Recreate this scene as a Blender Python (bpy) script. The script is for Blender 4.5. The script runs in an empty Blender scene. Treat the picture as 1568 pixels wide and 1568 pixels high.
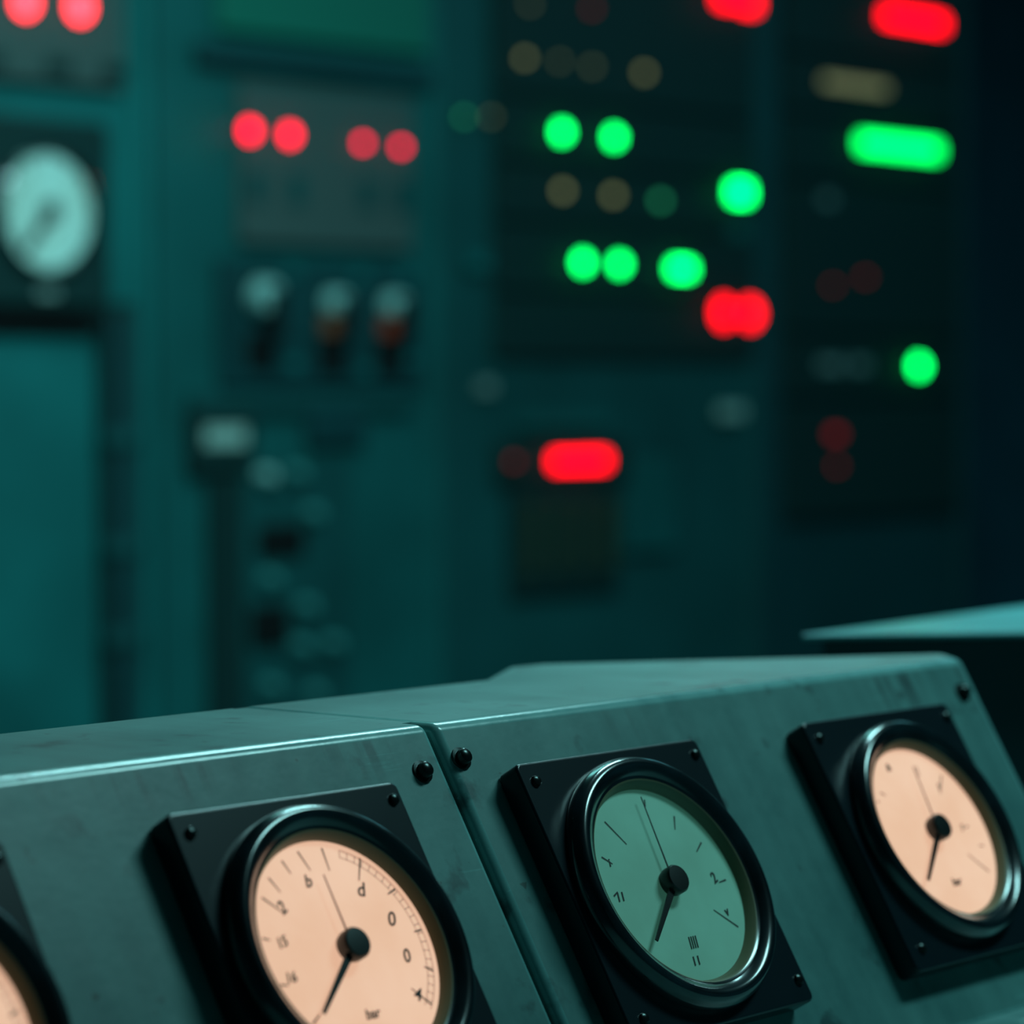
import bpy, bmesh, math, random
from mathutils import Vector, Matrix
random.seed(4)
sc=bpy.context.scene
try:
    sc.view_settings.view_transform='Standard'; sc.view_settings.look='None'
except Exception as e: print(e)

PSI=0.85952; TAU=0.53549
TOPZ=1.196
BASE=Matrix.Translation((-0.04029,1.45951,0))@Matrix.Rotation(PSI,4,'Z')   # hall frame: x along console, y towards cabinets
ST,CT=math.sin(TAU),math.cos(TAU)

# ---------------------------------------------------------------- materials
def newmat(name):
    m=bpy.data.materials.new(name); m.use_nodes=True
    nt=m.node_tree; b=nt.nodes['Principled BSDF']
    return m,nt,b
def mat(name,col,rough=.5,metal=0,emit=None,es=0,coat=0,spec=.5,var=0,vscale=20):
    m,nt,b=newmat(name)
    b.inputs['Base Color'].default_value=(*col,1)
    b.inputs['Roughness'].default_value=rough
    b.inputs['Metallic'].default_value=metal
    b.inputs['Coat Weight'].default_value=coat
    b.inputs['Coat Roughness'].default_value=.15
    b.inputs['Specular IOR Level'].default_value=spec
    if emit:
        b.inputs['Emission Color'].default_value=(*emit,1); b.inputs['Emission Strength'].default_value=es
    if var:
        tc=nt.nodes.new('ShaderNodeTexCoord'); n=nt.nodes.new('ShaderNodeTexNoise'); n.inputs['Scale'].default_value=vscale
        n.inputs['Detail'].default_value=6
        r=nt.nodes.new('ShaderNodeValToRGB')
        r.color_ramp.elements[0].position=.3; r.color_ramp.elements[1].position=.7
        r.color_ramp.elements[0].color=(*[c*(1-var) for c in col],1); r.color_ramp.elements[1].color=(*[min(1,c*(1+var)) for c in col],1)
        nt.links.new(tc.outputs['Object'],n.inputs['Vector']); nt.links.new(n.outputs['Fac'],r.inputs['Fac']); nt.links.new(r.outputs['Color'],b.inputs['Base Color'])
        if emit:
            e=nt.nodes.new('ShaderNodeValToRGB'); e.color_ramp.elements[0].position=.3; e.color_ramp.elements[1].position=.7
            e.color_ramp.elements[0].color=(emit[0]*(1-var*.5),emit[1]*(1-var),emit[2]*(1-1.5*var),1); e.color_ramp.elements[1].color=(*emit,1)
            nt.links.new(n.outputs['Fac'],e.inputs['Fac']); nt.links.new(e.outputs['Color'],b.inputs['Emission Color'])
    return m
def paint_worn(name,col,rough=.38,edge_z=None,rv=(.10,.18)):
    m,nt,b=newmat(name)
    N=nt.nodes.new; L=nt.links.new
    def ramp(src,p0,p1,c0=(0,0,0,1),c1=(1,1,1,1)):
        r=N('ShaderNodeValToRGB'); r.color_ramp.elements[0].position=p0; r.color_ramp.elements[1].position=p1
        r.color_ramp.elements[0].color=c0; r.color_ramp.elements[1].color=c1; L(src,r.inputs['Fac']); return r.outputs['Color']
    def noise(scale,detail,vec,rgh=.5):
        n=N('ShaderNodeTexNoise'); n.inputs['Scale'].default_value=scale; n.inputs['Detail'].default_value=detail; n.inputs['Roughness'].default_value=rgh; L(vec,n.inputs['Vector']); return n.outputs['Fac']
    def mul(a,c):
        x=N('ShaderNodeMath'); x.operation='MULTIPLY'
        for i,v in enumerate((a,c)):
            if isinstance(v,float): x.inputs[i].default_value=v
            else: L(v,x.inputs[i])
        return x.outputs[0]
    def mixc(fac,a,bcol):
        mc=N('ShaderNodeMix'); mc.data_type='RGBA'; L(fac,mc.inputs[0]); L(a,mc.inputs[6]); mc.inputs[7].default_value=bcol; return mc.outputs[2]
    tc=N('ShaderNodeTexCoord'); O=tc.outputs['Object']
    def mapped(s,rot=(0,0,0)):
        mp=N('ShaderNodeMapping'); mp.inputs['Scale'].default_value=s; mp.inputs['Rotation'].default_value=rot; L(O,mp.inputs['Vector']); return mp.outputs[0]
    streak=noise(1,8,mapped((70,7,7)))
    blot=noise(7,9,O,.68)
    spots=noise(34,5,O)
    fine=noise(150,4,O)
    mx=N('ShaderNodeMix'); mx.data_type='FLOAT'; mx.inputs[0].default_value=.72; L(streak,mx.inputs[2]); L(blot,mx.inputs[3])
    base=ramp(mx.outputs[0],.36,.61,(col[0]*.58,col[1]*.70,col[2]*.72,1),(*[c*1.12 for c in col],1))
    dark=(col[0]*.22,col[1]*.25,col[2]*.28,1)
    c=mixc(mul(ramp(spots,.62,.70),.75),base,dark)
    # small rust-brown chips
    c=mixc(mul(ramp(noise(85,3,O),.71,.75),ramp(noise(4,2,O),.46,.56)),c,(.02,.014,.010,1))
    # scratches : very stretched noise, broken up
    scr=mul(ramp(noise(1,3,mapped((18,400,400),(0,.35,.2))),.66,.71),ramp(blot,.5,.62))
    c=mixc(mul(scr,.5),c,(*[min(1,x*2.2) for x in col],1))
    # grime running from the upper edge
    if edge_z:
        sp=N('ShaderNodeSeparateXYZ'); L(O,sp.inputs[0])
        mr=N('ShaderNodeMapRange'); mr.inputs[1].default_value=edge_z-.034; mr.inputs[2].default_value=edge_z-.010; L(sp.outputs['Z'],mr.inputs[0])
        mr2=N('ShaderNodeMapRange'); mr2.inputs[1].default_value=.0; mr2.inputs[2].default_value=-.004; L(sp.outputs['Y'],mr2.inputs[0])
        run=mul(ramp(noise(1,4,mapped((95,4,4))),.50,.64),ramp(noise(6,2,O),.50,.60))
        c=mixc(mul(mul(mr.outputs[0],mul(run,mr2.outputs[0])),.8),c,dark)
    L(c,b.inputs['Base Color'])
    rr=N('ShaderNodeMapRange'); rr.inputs[3].default_value=rough-rv[0]; rr.inputs[4].default_value=rough+rv[1]; L(blot,rr.inputs[0]); L(rr.outputs[0],b.inputs['Roughness'])
    bp=N('ShaderNodeBump'); bp.inputs['Strength'].default_value=.14; bp.inputs['Distance'].default_value=.002; L(spots,bp.inputs['Height'])
    bp2=N('ShaderNodeBump'); bp2.inputs['Strength'].default_value=.05; bp2.inputs['Distance'].default_value=.001; L(fine,bp2.inputs['Height']); L(bp.outputs[0],bp2.inputs['Normal']); L(bp2.outputs[0],b.inputs['Normal'])
    return m
M={}
M['console']=paint_worn('console_paint',(.078,.215,.205),edge_z=TOPZ)
M['edge']=paint_worn('console_edge_highlight',(.15,.34,.33),rough=.20,rv=(.06,.10))  # lighter, glossier console paint on the bevels; edge highlight put into the colour
M['desk']=paint_worn('desk_paint',(.16,.34,.33))
M['void']=mat('console_interior_black',(.004,.006,.007),.6)
M['plate']=mat('gauge_black_lacquer',(.003,.012,.017),.28,spec=.35)
M['bezel']=mat('gauge_bezel_black',(.004,.012,.016),.20,coat=.6,var=.5,vscale=60)
M['inner']=mat('gauge_inner_ring',(.16,.15,.085),.45)
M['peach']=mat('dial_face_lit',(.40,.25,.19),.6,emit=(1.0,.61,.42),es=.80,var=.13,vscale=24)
M['green']=mat('dial_face_green_glow',(.24,.46,.37),.6,emit=(.20,.75,.52),es=.08,var=.12,vscale=26)  # unlit dial; faint green glow added to lift the face
M['ink']=mat('dial_ink',(.01,.01,.012),.6)
M['redink']=mat('needle_red',(.25,.01,.01),.5)
M['blackgloss']=mat('hub_black',(.006,.010,.010),.35)
M['screw']=mat('screw_blackened_steel',(.02,.03,.03),.25,metal=.8)
M['cabA']=mat('cabinet_paint',(.010,.19,.19),.5,var=.30,vscale=3)  # cabinet paints darken from A to D: light falloff put into the colour
M['cabB']=mat('cabinet_paint_falloff_mid',(.010,.150,.150),.5,var=.24,vscale=3)
M['cabC']=mat('cabinet_paint_falloff_dark',(.008,.105,.108),.55,var=.2,vscale=3)
M['cabD']=mat('cabinet_paint_falloff_darkest',(.006,.075,.085),.55,var=.15,vscale=3)
M['face']=mat('module_faceplate_black',(.005,.042,.042),.6)
M['greyplate']=mat('grey_plate',(.10,.15,.145),.5)
M['header']=mat('header_green_lit',(.012,.24,.17),.5)  # green-lit sign; the light is put into the paint
M['pale']=mat('pale_knob',(.45,.80,.76),.3)
M['label']=mat('label_plate',(.55,.75,.68),.5)
M['dimlabel']=mat('label_plate_grey',(.35,.45,.42),.5)
M['rust']=mat('red_skirt',(.60,.07,.03),.4)
M['brown']=mat('brown_skirt',(.42,.12,.06),.4)
M['olive']=mat('lamp_olive_glow',(.35,.30,.12),.3,emit=(.45,.44,.18),es=1.0)  # dim olive lens glows weakly, as does its dimmer copy
M['olive2']=mat('lamp_olive_glow_dim',(.30,.28,.12),.3,emit=(.38,.40,.2),es=.45)
M['gdim']=mat('lamp_green_dim',(.05,.35,.15),.3,emit=(.03,.5,.2),es=1.2)
M['rdim']=mat('lamp_red_dim',(.35,.02,.03),.3,emit=(.6,.01,.02),es=.5)
M['R']=mat('lamp_red_lit',(.5,.01,.02),.3,emit=(1,.0,.028),es=7.5)
M['R2']=mat('lamp_red_bar',(.6,.01,.02),.3,emit=(1,.0,.008),es=6)
M['RP']=mat('lamp_red_hot',(.6,.02,.04),.3,emit=(1,.03,.045),es=9)
M['RC']=mat('lamp_crimson_lit',(.4,.01,.03),.3,emit=(1,.0,.045),es=7)
M['G']=mat('lamp_green_lit',(.01,.6,.2),.3,emit=(.0,1,.125),es=9.5)
M['G2']=mat('lamp_green_bar',(.01,.6,.2),.3,emit=(.0,1,.11),es=4.2)
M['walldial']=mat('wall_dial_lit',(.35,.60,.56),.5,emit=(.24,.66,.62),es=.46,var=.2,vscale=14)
M['floor']=mat('floor_lino',(.03,.06,.06),.4,var=.3,vscale=6)
M['wall']=mat('wall_plaster',(.015,.12,.17),.8,var=.15,vscale=5)
M['ceil']=mat('ceiling_plaster',(.05,.09,.09),.8,var=.1,vscale=5)
M['fixture']=mat('fixture_metal',(.3,.35,.35),.4)

# ---------------------------------------------------------------- helpers
def link(o): sc.collection.objects.link(o); return o
def empty(name,mtx):
    e=bpy.data.objects.new(name,None); e.empty_display_size=.05; link(e); e.matrix_world=mtx; return e
def obj_from_bm(bm,name,m,parent=None,smooth=False,bevel=0,seg=3,local=None,bmat=None):
    me=bpy.data.meshes.new(name); bmesh.ops.recalc_face_normals(bm,faces=bm.faces); bm.to_mesh(me); bm.free()
    for x in (m if isinstance(m,(list,tuple)) else [m]): me.materials.append(x)
    o=bpy.data.objects.new(name,me); link(o)
    if smooth:
        for p in me.polygons:p.use_smooth=True
    if bevel:
        md=o.modifiers.new('bevel','BEVEL'); md.width=bevel; md.segments=seg; md.limit_method='ANGLE'; md.angle_limit=math.radians(30); md.harden_normals=False
        if bmat is not None: me.materials.append(bmat); md.material=1
        for p in me.polygons:p.use_smooth=True
        w=o.modifiers.new('wn','WEIGHTED_NORMAL'); w.keep_sharp=False
    if parent: o.parent=parent
    if local is not None: o.matrix_local=local
    return o
def prism(name,pts_bot,pts_top,m,parent=None,bevel=0,seg=3,local=None,bmat=None):
    bm=bmesh.new()
    a=[bm.verts.new(p) for p in pts_bot]; b=[bm.verts.new(p) for p in pts_top]
    bm.faces.new(a[::-1]); bm.faces.new(b); n=len(a)
    for i in range(n): bm.faces.new((a[i],a[(i+1)%n],b[(i+1)%n],b[i]))
    return obj_from_bm(bm,name,m,parent,bevel=bevel,seg=seg,local=local,bmat=bmat)
def box(name,x0,x1,y0,y1,z0,z1,m,parent=None,bevel=0,seg=2):
    p=[(x0,y0),(x1,y0),(x1,y1),(x0,y1)]
    return prism(name,[(x,y,z0) for x,y in p],[(x,y,z1) for x,y in p],m,parent,bevel,seg)
def lathe(name,prof,m,parent=None,seg=96,local=None,idx=None):
    """revolve (r,z) profile about Z"""
    bm=bmesh.new(); rings=[]
    for r,z in prof:
        if r<1e-6: rings.append([bm.verts.new((0,0,z))])
        else: rings.append([bm.verts.new((r*math.cos(2*math.pi*i/seg),r*math.sin(2*math.pi*i/seg),z)) for i in range(seg)])
    for k in range(len(rings)-1):
        A,B=rings[k],rings[k+1]
        for i in range(seg):
            j=(i+1)%seg
            if len(A)==1 and len(B)==1: continue
            if len(A)==1: f=bm.faces.new((A[0],B[i],B[j]))
            elif len(B)==1: f=bm.faces.new((A[i],A[j],B[0]))
            else: f=bm.faces.new((A[i],A[j],B[j],B[i]))
            if idx: f.material_index=idx[k]
    o=obj_from_bm(bm,name,m,parent,smooth=True,local=local)
    md=o.modifiers.new('es','EDGE_SPLIT'); md.split_angle=math.radians(38)
    return o
def smoothprof(pts,n=6):
    out=[]
    P=[pts[0]]+list(pts)+[pts[-1]]
    for i in range(1,len(P)-2):
        for k in range(n):
            t=k/n
            out.append(tuple(.5*((2*P[i][c])+(-P[i-1][c]+P[i+1][c])*t+(2*P[i-1][c]-5*P[i][c]+4*P[i+1][c]-P[i+2][c])*t*t+(-P[i-1][c]+3*P[i][c]-3*P[i+1][c]+P[i+2][c])*t**3) for c in (0,1)))
    out.append(pts[-1]); return out
def Tl(x,y,z): return Matrix.Translation((x,y,z))

# ---------------------------------------------------------------- control console
con=empty('control_console',BASE)
dz=-.177; fy=-.105; H=TOPZ
def housing(name,top):
    bot=[(top[0][0],fy-.004,H+dz-.006),(top[1][0],fy-.004,H+dz-.006)]+[(x,y,H+dz-.006) for x,y in top[2:]]
    return prism(name,bot,[(x,y,H) for x,y in top],M['console'],con,bevel=.0045,seg=4,bmat=M['edge'])
housing('upper_housing_a',[(-.62,0),(-.0022,0),(-.0022,.134),(-.62,.134)])
housing('upper_housing_b',[(.0022,0),(.472,0),(.496,.026),(.384,.108),(.290,.176),(.262,.178),(.19,.134),(.0022,.134)])
prism('joint_core',[(-.006,fy+.012,H+dz),(.006,fy+.012,H+dz),(.006,.12,H+dz),(-.006,.12,H+dz)],[(-.006,.012,H-.008),(.006,.012,H-.008),(.006,.12,H-.008),(-.006,.12,H-.008)],M['void'],con)
box('joint_cover',-.0075,.0075,.016,.131,H-.008,H-.0006,M['console'],con)
box('desk_top',-.62,.49,-.56,.13,H+dz-.036,H+dz-.004,M['desk'],con,bevel=.006,seg=3)
box('desk_apron',-.60,.47,-.50,.12,H+dz-.12,H+dz-.036,M['console'],con,bevel=.004)
box('pedestal_a',-.60,-.22,-.44,.12,.06,H+dz-.12,M['console'],con,bevel=.004)
box('pedestal_b',.09,.47,-.44,.12,.06,H+dz-.12,M['console'],con,bevel=.004)
box('plinth',-.58,.45,-.40,.10,0,.06,M['void'],con)
box('back_panel',-.22,.09,.08,.12,.06,H+dz-.12,M['console'],con)

def panel_local(u,v,h=0):
    loc=Vector((u,-v*ST-h*CT,H-v*CT+h*ST))
    return Matrix.Translation(loc)@Matrix.Rotation(math.pi/2-TAU,4,'X')
def bolt(u,v,k):
    lathe('panel_bolt_%d'%k,[(0,.0055),(.0022,.0055),(.0036,.0045),(.004,.0025),(.004,.0012),(.0058,.0010),(.006,-.001)],M['screw'],con,seg=24,local=panel_local(u,v))
for k,(u,v) in enumerate([(-.019,.024),(.011,.020),(.456,.022),(-.27,.190),(-.019,.192),(.013,.192),(.456,.192),(-.60,.024)]): bolt(u,v,k)

# ---------------------------------------------------------------- gauges
def rounded_rect(w,h,r,n=6):
    pts=[]
    for cx,cy,a0 in ((w/2-r,h/2-r,0),(-w/2+r,h/2-r,90),(-w/2+r,-h/2+r,180),(w/2-r,-h/2+r,270)):
        for i in range(n+1):
            a=math.radians(a0+90*i/n); pts.append((cx+r*math.cos(a),cy+r*math.sin(a)))
    return pts
def strip(bm,p,q,w,z,w2=None):
    p=Vector(p);q=Vector(q);d=(q-p).normalized();n=Vector((-d.y,d.x)); w2=w if w2 is None else w2
    vs=[bm.verts.new((*(p+n*w/2),z)),bm.verts.new((*(p-n*w/2),z)),bm.verts.new((*(q-n*w2/2),z)),bm.verts.new((*(q+n*w2/2),z))]
    bm.faces.new(vs)
def arc(bm,r,a0,a1,w,z,n=40):
    pr=None
    for i in range(n+1):
        a=math.radians(a0+(a1-a0)*i/n); s,c=math.sin(a),math.cos(a)
        cur=(bm.verts.new(((r-w/2)*s,(r-w/2)*c,z)),bm.verts.new(((r+w/2)*s,(r+w/2)*c,z)))
        if pr: bm.faces.new((pr[0],pr[1],cur[1],cur[0]))
        pr=cur
def text(name,s,size,x,y,z,m,parent,rot=0):
    cu=bpy.data.curves.new(name+'_c','FONT'); cu.body=s; cu.size=size; cu.align_x='CENTER'; cu.align_y='CENTER'; cu.extrude=0.0001; cu.offset=.00012; cu.shear=.25
    t=bpy.data.objects.new(name+'_t',cu); link(t)
    dg=bpy.context.evaluated_depsgraph_get(); me=bpy.data.meshes.new_from_object(t.evaluated_get(dg))
    bpy.data.objects.remove(t); me.materials.clear(); me.materials.append(m)
    o=bpy.data.objects.new(name,me); link(o); o.parent=parent; o.matrix_local=Tl(x,y,z)@Matrix.Rotation(rot,4,'Z'); return o
def needle3d(name,ang,l0,l1,w0,w1,z,t,m,parent):
    a=math.radians(ang); R=Matrix.Rotation(-a,4,'Z')
    pts=[(-w0/2,l0),(w0/2,l0),(w1/2,l1),(-w1/2,l1)]
    return prism(name,[(x,y,z) for x,y in pts],[(x,y,z+t) for x,y in pts],m,parent,local=R)
S=.144; S2=.148
def gauge(u,kind,ticks,nums,label,thin,thick,thinlen,scale_arc,bs=1.0):
    g=empty('pressure_gauge',BASE@panel_local(u+S/2,.03157+S2/2,.0))
    P=rounded_rect(S,S2,.004)
    prism('mounting_plate',[(x,y,.0003) for x,y in P],[(x,y,.014) for x,y in P],M['plate'],g,bevel=.0016,seg=3)
    prof=[(.0672,.0135),(.0678,.0160)]+smoothprof([(.0674,.0188),(.0655,.0225),(.0632,.0240),(.0606,.0238),(.0580,.0222),(.0562,.0206)],5)+[(.0548,.0202),(.0540,.0198),(.0514,.0145)]
    prof=[(r*bs,z) for r,z in prof]
    k=len(prof)-1; idx=[0]*k; idx[-1]=1; idx[-2]=1
    lathe('bezel_ring',prof,[M['bezel'],M['inner']],g,seg=128,idx=idx)
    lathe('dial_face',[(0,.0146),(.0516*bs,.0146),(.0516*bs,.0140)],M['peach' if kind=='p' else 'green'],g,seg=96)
    z=.0148
    bm=bmesh.new()
    for a0,r0,r1 in ticks:
        a=math.radians(a0); s,c=math.sin(a),math.cos(a)
        a2=math.radians(a0+random.uniform(-3,3)); s2,c2=math.sin(a2),math.cos(a2)
        strip(bm,(r0*s2,r0*c2),(r1*s,r1*c),.0006,z,.0010)
    if scale_arc:
        arc(bm,.0483,scale_arc[0],scale_arc[1],.0003,z); arc(bm,.0448,scale_arc[0],scale_arc[1],.0003,z)
        n=int((scale_arc[1]-scale_arc[0])/5.2)
        for i in range(n+1):
            a=math.radians(scale_arc[0]+5.2*i); s,c=math.sin(a),math.cos(a); strip(bm,(.0448*s,.0448*c),(.0483*s,.0483*c),.0003,z)
    obj_from_bm(bm,'scale_marks',M['ink'],g)
    for i,(sx,x,y,sz,ro) in enumerate(nums):
        text('numeral_%d'%i,sx,sz,x*.001,y*.001,z,M['ink'],g,math.radians(ro))
    text('unit_label',label,.0066,-.002,-.031,z,M['ink'],g)
    needle3d('set_needle',thin,0,thinlen,.0009,.0004,.0175,.0004,M['redink' if kind=='p' else 'ink'],g)
    needle3d('pointer',thick,0,.043,.0042,.0018,.0185,.0008,M['blackgloss'],g)
    lathe('hub_cap',[(.0068,.0146),(.0074,.0165),(.0074,.0208),(.0066,.0220),(.0,.0224)],M['blackgloss'],g,seg=40)
    for k,(x,y) in enumerate([(-.0625,.0635),(.0655,.0650),(.0655,-.0620),(-.0600,-.0620)]):
        lathe('plate_screw_%d'%k,[(0,.0162),(.0014,.0162),(.0026,.0155),(.0030,.0138)],M['screw'],g,seg=20,local=Tl(x,y,0))
    return g
TA=[(-128,.041,.048),(-102,.044,.048),(-76,.044,.048),(-52,.036,.048),(-38,.040,.048),(-22,.041,.048),(-8,.038,.048),(10,.037,.048),(36,.037,.049),(62,.042,.048),(88,.043,.048),(112,.043,.048),(133,.036,.048)]
NA=[('16',-40,-8,.0068,0),('15',-37,8,.0068,10),('2',-29,23,.0085,25),('b',-8,33,.0085,0),('d',21,25,.0098,-10),('0',32,9,.0098,-10),('0',32,-9,.0090,0),('4',29,-27,.0090,-20)]
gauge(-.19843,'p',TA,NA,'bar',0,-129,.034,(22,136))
gauge(.02980,'g',[(-64,.038,.045),(-36,.030,.046),(-91,.040,.044),(38,.035,.043),(65,.034,.042),(95,.038,.044),(128,.030,.047),(12,.042,.046)],
      [('11',-40,-2,.0065,0),('2',35,-2,.0080,20),('v',33,-20,.0070,10),('i',-37,16,.006,0),('I I',-6,-41,.0065,0)],'||||',5,-130,.046,None)
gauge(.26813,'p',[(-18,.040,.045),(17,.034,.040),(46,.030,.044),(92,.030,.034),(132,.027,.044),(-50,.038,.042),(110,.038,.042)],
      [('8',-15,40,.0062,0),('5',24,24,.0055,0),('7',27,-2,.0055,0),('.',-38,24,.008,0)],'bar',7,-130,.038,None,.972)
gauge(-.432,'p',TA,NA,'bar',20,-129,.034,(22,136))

# ---------------------------------------------------------------- second desk
d2=empty('side_control_desk',BASE)
poly=[(.565,.182),(.73,.020),(1.45,.020),(1.45,.258)]
zt=H+.0005
prism('desk_top',[(x,y,zt-.004) for x,y in poly],[(x,y,zt) for x,y in poly],mat('side_desk_top_paint',(.10,.40,.41),.32,var=.15,vscale=12),d2,bevel=.0015,seg=3)
body=[(.59,.183),(.74,.034),(1.43,.034),(1.43,.245)]
prism('desk_body',[(x,y,0) for x,y in body],[(x,y,zt-.004) for x,y in body],M['cabD'],d2,bevel=.003)

# ---------------------------------------------------------------- instrument cabinets
Y=2.8; CH=2.5
def cabinet(u0,u1,m,h=CH):
    c=empty('instrument_cabinet',BASE)
    box('carcass',u0,u1,Y+.012,Y+.5,.08,h,m,c,bevel=.006)
    box('plinth',u0+.01,u1-.01,Y+.04,Y+.48,0,.08,M['void'],c)
    box('front_frame_l',u0,u0+.035,Y,Y+.02,.08,h,m,c,bevel=.003)
    box('front_frame_r',u1-.035,u1,Y,Y+.02,.08,h,m,c,bevel=.003)
    return c
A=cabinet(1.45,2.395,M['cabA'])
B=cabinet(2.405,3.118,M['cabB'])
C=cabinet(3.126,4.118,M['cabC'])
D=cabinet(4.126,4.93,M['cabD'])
RX=Matrix.Rotation(math.pi/2,4,'X')
# cabinet A
box('conduit_recess',2.275,2.350,Y-.002,Y+.02,.30,1.52,M['face'],A)
for k,x in enumerate((2.290,2.312,2.334)):
    lathe('conduit_%d'%k,[(.008,.32),(.008,1.50)],M['cabD'],A,seg=16,local=Tl(x,Y-.010,0))
for k,z in enumerate((.95,1.10,1.28)): box('conduit_clamp_%d'%k,2.270,2.352,Y-.022,Y,z,z+.03,M['cabC'],A,bevel=.003)
box('door',1.50,2.25,Y-.006,Y+.02,.15,1.46,M['cabA'],A,bevel=.004)
box('gauge_shadow_bar',1.90,2.26,Y-.03,Y+.02,1.472,1.500,M['void'],A,bevel=.002)  # black bar stands in for the shadow beneath the wall gauge
box('relay_cover_upper',1.98,2.33,Y-.008,Y+.02,1.87,2.10,M['greyplate'],A,bevel=.004)
for k,u in enumerate((2.02,2.16,2.28)): box('relay_tag_%d'%k,u,u+.05,Y-.012,Y,1.885,1.91,M['face'],A)
# cabinet B
box('lamp_plate',2.60,3.03,Y-.006,Y+.02,1.63,1.905,M['greyplate'],B,bevel=.003)
for k,u in enumerate((2.63,2.73,2.91,3.0)): box('lamp_tag_%d'%k,u-.02,u+.02,Y-.010,Y,1.70,1.755,M['cabC'],B)
box('header_plate',2.55,3.08,Y-.006,Y+.02,1.99,2.30,M['header'],B,bevel=.003)
box('header_rail',2.50,3.09,Y-.012,Y+.02,1.93,1.965,M['cabD'],B,bevel=.003)
box('switch_plate',2.55,3.06,Y-.004,Y+.02,1.38,1.60,M['cabD'],B,bevel=.003)
for k,(u,z) in enumerate([(2.72,1.585),(2.89,1.58),(3.02,1.585),(2.72,1.42),(2.90,1.41),(3.02,1.43)]): box('switch_tag_%d'%k,u-.018,u+.018,Y-.008,Y,z-.010,z+.010,M['cabA'],B)
box('label_strip',2.48,3.03,Y-.006,Y+.02,1.335,1.372,M['cabC'],B,bevel=.002)
box('fuse_strip',2.76,2.90,Y-.010,Y+.02,1.28,1.345,M['cabD'],B,bevel=.002)
box('label_holder',2.470,2.62,Y-.010,Y+.02,1.235,1.345,M['face'],B,bevel=.002)
box('label_card',2.500,2.595,Y-.013,Y-.009,1.280,1.312,M['label'],B)
box('cable_slot',2.520,2.595,Y-.003,Y+.02,.35,1.225,M['face'],B)
box('terminal_block_a',2.63,2.74,Y-.012,Y+.02,1.085,1.14,M['void'],B,bevel=.002)
box('terminal_block_b',2.61,2.70,Y-.012,Y+.02,.93,1.0,M['void'],B,bevel=.002)
box('terminal_plate',2.60,2.86,Y-.002,Y+.02,.60,1.25,M['cabC'],B,bevel=.002)
kt=mat('knob_teal',(.08,.36,.35),.4)
for k,(u,z) in enumerate([(2.641,1.227),(2.718,1.230),(2.758,1.158),(2.65,1.048),(2.74,.995),(2.725,.925),(2.805,.925),(2.65,.86),(2.76,.84)]):
    lathe('terminal_knob_%d'%k,[(0,.03),(.009,.03),(.012,.025),(.013,.0)],M['pale'] if k<1 else kt,B,seg=24,local=Tl(u,Y-.002,z)@RX)
# cabinet C
for k,(z0,z1) in enumerate([(1.94,2.28),(1.815,1.93),(1.70,1.805),(1.565,1.69),(1.44,1.555)]):
    box('module_row_%d'%k,3.27,4.09,Y-.006,Y+.02,z0,z1,M['face'],C,bevel=.002)
box('display_frame',3.27,3.66,Y-.008,Y+.02,1.20,1.275,M['face'],C,bevel=.002)
box('strip_label',3.33,3.60,Y-.006,Y+.02,1.30,1.33,M['cabB'],C)
box('fuse_bay',3.31,3.63,Y-.004,Y+.02,.98,1.195,M['face'],C,bevel=.002)
fu=mat('fuse_body',(.05,.07,.04),.5)
for k in range(4): box('fuse_%d'%k,3.345+.08*k,3.375+.08*k,Y-.012,Y,1.02,1.16,fu,C,bevel=.003)
box('side_plate',3.66,3.82,Y-.005,Y+.02,1.05,1.24,M['cabB'],C,bevel=.003)
box('name_card',3.965,4.045,Y-.009,Y,1.318,1.342,M['label'],C)
box('name_card_small',3.225,3.255,Y-.006,Y+.01,1.370,1.392,M['dimlabel'],C)
box('lens_reflector',4.0,4.06,Y-.009,Y,1.69,1.72,M['cabB'],C)
box('upper_tag',3.19,3.24,Y-.009,Y,1.60,1.63,M['cabA'],C)
# cabinet D
for k,(z0,z1) in enumerate([(2.10,2.28),(1.97,2.09),(1.83,1.96),(1.50,1.82),(1.36,1.49),(1.10,1.34)]):
    box('module_row_%d'%k,4.20,4.88,Y-.006,Y+.02,z0,z1,M['face'],D,bevel=.002)
box('card_a',4.32,4.40,Y-.010,Y,1.418,1.440,M['dimlabel'],D)
box('card_b',4.44,4.50,Y-.010,Y,1.418,1.440,M['dimlabel'],D)
box('card_c',4.33,4.37,Y-.010,Y,1.775,1.795,M['dimlabel'],D)

# ---------------------------------------------------------------- indicator lamps (parts of their cabinets)
cnt=[0]
def lamp(u,z,w,h,m):
    cnt[0]+=1; k=cnt[0]
    par=A if u<2.4 else B if u<3.12 else C if u<4.12 else D
    if abs(w-h)<.012:
        r=(w+h)/4
        lathe('lamp_%d_lens'%k,[(0,.016),(r*.5,.0145),(r*.85,.010),(r,.004),(r,0)],M[m],par,seg=24,local=Tl(u,Y-.006,z)@RX)
        lathe('lamp_%d_ring'%k,[(r,.0),(r*1.02,.005),(r*1.28,.004),(r*1.32,0)],M['screw'],par,seg=24,local=Tl(u,Y-.006,z)@RX)
    else:
        rr=min(w,h)*.3
        P=rounded_rect(w,h,rr,4)
        prism('lamp_%d_lens'%k,[(x,y,0) for x,y in P],[(x,y,.012) for x,y in P],M[m],par,bevel=.003,seg=2,local=Tl(u,Y-.006,z)@RX)
        P2=rounded_rect(w+.012,h+.012,rr+.004,4)
        prism('lamp_%d_frame'%k,[(x,y,0) for x,y in P2],[(x,y,.005) for x,y in P2],M['void'],par,bevel=.001,seg=1,local=Tl(u,Y-.006,z)@RX)
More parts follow.
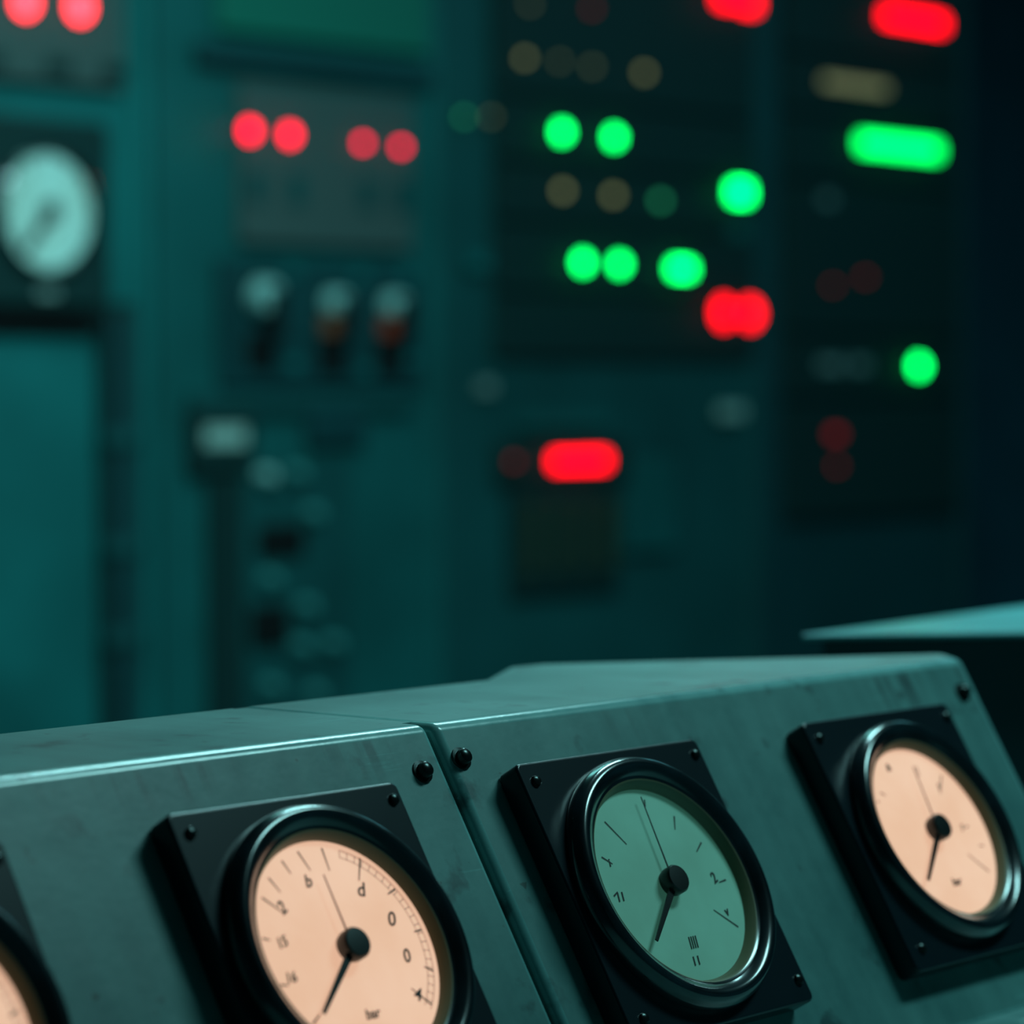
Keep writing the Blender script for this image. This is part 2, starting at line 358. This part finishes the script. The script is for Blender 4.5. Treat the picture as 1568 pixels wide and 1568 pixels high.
L=[(2.116,1.994,.042,.042,'RP'),(2.230,1.997,.044,.044,'RP'),
(2.612,1.821,.029,.029,'R'),(2.709,1.820,.027,.027,'R'),(2.892,1.817,.015,.015,'RC'),(2.993,1.816,.015,.015,'RC'),
(3.340,2.005,.014,.014,'olive'),(3.443,2.007,.012,.012,'olive2'),(3.542,2.005,.014,.014,'olive2'),(3.706,2.006,.016,.016,'olive'),
(3.241,1.887,.012,.012,'olive2'),(3.165,1.882,.012,.012,'gdim'),(3.356,2.108,.012,.012,'olive2'),(3.542,2.118,.013,.013,'rdim'),
(3.451,1.872,.028,.028,'G'),(3.612,1.872,.028,.028,'G'),
(3.451,1.759,.018,.018,'olive'),(3.607,1.758,.018,.018,'olive'),(3.758,1.754,.018,.018,'gdim'),
(3.513,1.623,.029,.029,'G'),(3.627,1.623,.028,.028,'G'),(3.826,1.620,.060,.026,'G'),
(4.026,1.784,.060,.036,'G'),
(3.972,1.534,.060,.048,'R2'),(4.064,1.534,.060,.048,'R2'),
(3.500,1.237,.165,.030,'R2'),(3.302,1.239,.014,.014,'rdim'),
(3.980,2.184,.060,.040,'R2'),(4.056,2.180,.060,.040,'R2'),
(4.680,2.200,.24,.032,'R2'),
(4.622,1.914,.315,.034,'G2'),
(4.700,1.428,.034,.032,'G'),
(4.485,1.621,.014,.014,'rdim'),(4.36,1.60,.012,.012,'rdim'),(4.448,2.037,.24,.018,'olive2'),(4.370,1.279,.034,.018,'rdim'),(4.375,1.21,.014,.014,'rdim')]
for a in L: lamp(*a)

# ---------------------------------------------------------------- rotary switches
for u,z,sk in ((2.640,1.536,'face'),(2.816,1.529,'brown'),(2.967,1.528,'rust')):
    s=empty('rotary_switch',BASE@Tl(u,Y-.004,z)@RX)
    r=.040 if sk=='face' else .030
    lathe('base_flange',[(0,.004),(r,.004),(r*1.05,0)],M['face'],s,seg=32)
    lathe('knob_body',[(r*.8,.004),(r*.72,.03),(r*.6,.034),(0,.034)],M['pale'],s,seg=32)
    prism('handle',[(-.010,-r*1.9,.03),(.010,-r*1.9,.03),(.010,r*.3,.03),(-.010,r*.3,.03)],[(-.008,-r*1.9,.055),(.008,-r*1.9,.055),(.008,r*.3,.055),(-.008,r*.3,.055)],M['void'],s,bevel=.003)
    if sk!='face': box('lower_skirt',-.028,.028,-.058,-.024,0,.020,M[sk],s,bevel=.004)
    box('legend_plate',-.035,.035,-.125,-.062,0,.006,M['void'],s,bevel=.002)

# ---------------------------------------------------------------- wall gauge
wg=empty('wall_dial_gauge',BASE@Tl(2.120,Y-.006,1.658)@RX)
P=rounded_rect(.275,.30,.02)
prism('housing',[(x,y,0) for x,y in P],[(x,y,.045) for x,y in P],M['face'],wg,bevel=.006)
lathe('bezel',[(.103,.045),(.103,.056),(.096,.060),(.090,.050)],M['bezel'],wg,seg=64)
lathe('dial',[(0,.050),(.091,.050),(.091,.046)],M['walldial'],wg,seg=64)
lathe('hub',[(.016,.050),(.016,.060),(0,.062)],M['ink'],wg,seg=24)
needle3d('pointer',-140,-.02,.085,.020,.014,.054,.002,M['ink'],wg)
bm=bmesh.new()
for i in range(9):
    a=math.radians(-130+32.5*i); strip(bm,(.070*math.sin(a),.070*math.cos(a)),(.084*math.sin(a),.084*math.cos(a)),.004,.0505)
obj_from_bm(bm,'scale_marks',M['ink'],wg)
box('maker_label',-.02,.02,-.135,-.122,.045,.047,M['dimlabel'],wg)

# ---------------------------------------------------------------- room
def shell(name,x0,x1,y0,y1,z0,z1,m):
    o=box(name,x0,x1,y0,y1,z0,z1,m); o.matrix_world=BASE; return o
shell('floor',-3,7,-3,3.5,-.1,0,M['floor'])
shell('ceiling',-3,7,-3,3.5,2.9,3.0,M['ceil'])
shell('wall_back',-3,7,3.4,3.5,0,2.9,M['wall'])
shell('wall_right',6.9,7,-3,3.4,0,2.9,M['wall'])
shell('wall_left',-3,-2.9,-3,3.4,0,2.9,M['wall'])

# ---------------------------------------------------------------- lights
def fixture(x,y,w,l,power,col,z=2.84,rotz=0):
    f=empty('unseen_ceiling_light',BASE@Tl(x,y,0)@Matrix.Rotation(rotz,4,'Z'))
    box('tray',-w/2-.03,w/2+.03,-l/2-.03,l/2+.03,z,2.9,M['fixture'],f,bevel=.005)
    la=bpy.data.lights.new('area','AREA'); la.shape='RECTANGLE'; la.size=w; la.size_y=l; la.energy=power; la.color=col
    o=bpy.data.objects.new('lamp_panel',la); link(o); o.parent=f; o.matrix_local=Tl(0,0,z-.01)
fixture(1.25,-.65,.9,.30,25,(.42,.95,.95))
fixture(1.6,.85,.9,.13,33,(.44,.97,1.0))  # added out of view to put a highlight along the left housing edge
fixture(1.9,1.9,1.0,.3,6,(.25,.95,.90))
fixture(4.4,1.7,1.0,.3,5,(.20,.85,1.0))  # weak unseen fill, added to brighten the right-hand cabinets
w=bpy.data.worlds.new('hall_ambient'); sc.world=w; w.use_nodes=True
bg=w.node_tree.nodes['Background']; bg.inputs[0].default_value=(.10,.70,.85,1); bg.inputs[1].default_value=.04

# ---------------------------------------------------------------- camera
phi=-0.03577; rho=-0.0055
fw=Vector((0,math.cos(phi),math.sin(phi))); up=Vector((0,-math.sin(phi),math.cos(phi))); rt=Vector((1,0,0))
r2=rt*math.cos(rho)+up*math.sin(rho); u2=-rt*math.sin(rho)+up*math.cos(rho)
cam=bpy.data.cameras.new('camera'); co=bpy.data.objects.new('camera',cam); link(co)
mw=Matrix((( r2.x,u2.x,-fw.x,0),(r2.y,u2.y,-fw.y,0),(r2.z,u2.z,-fw.z,1.35),(0,0,0,1)))
co.matrix_world=mw
cam.sensor_width=36; cam.lens=106.97; cam.clip_start=.05
cam.dof.use_dof=True; cam.dof.focus_distance=1.46; cam.dof.aperture_fstop=5.1
sc.camera=co
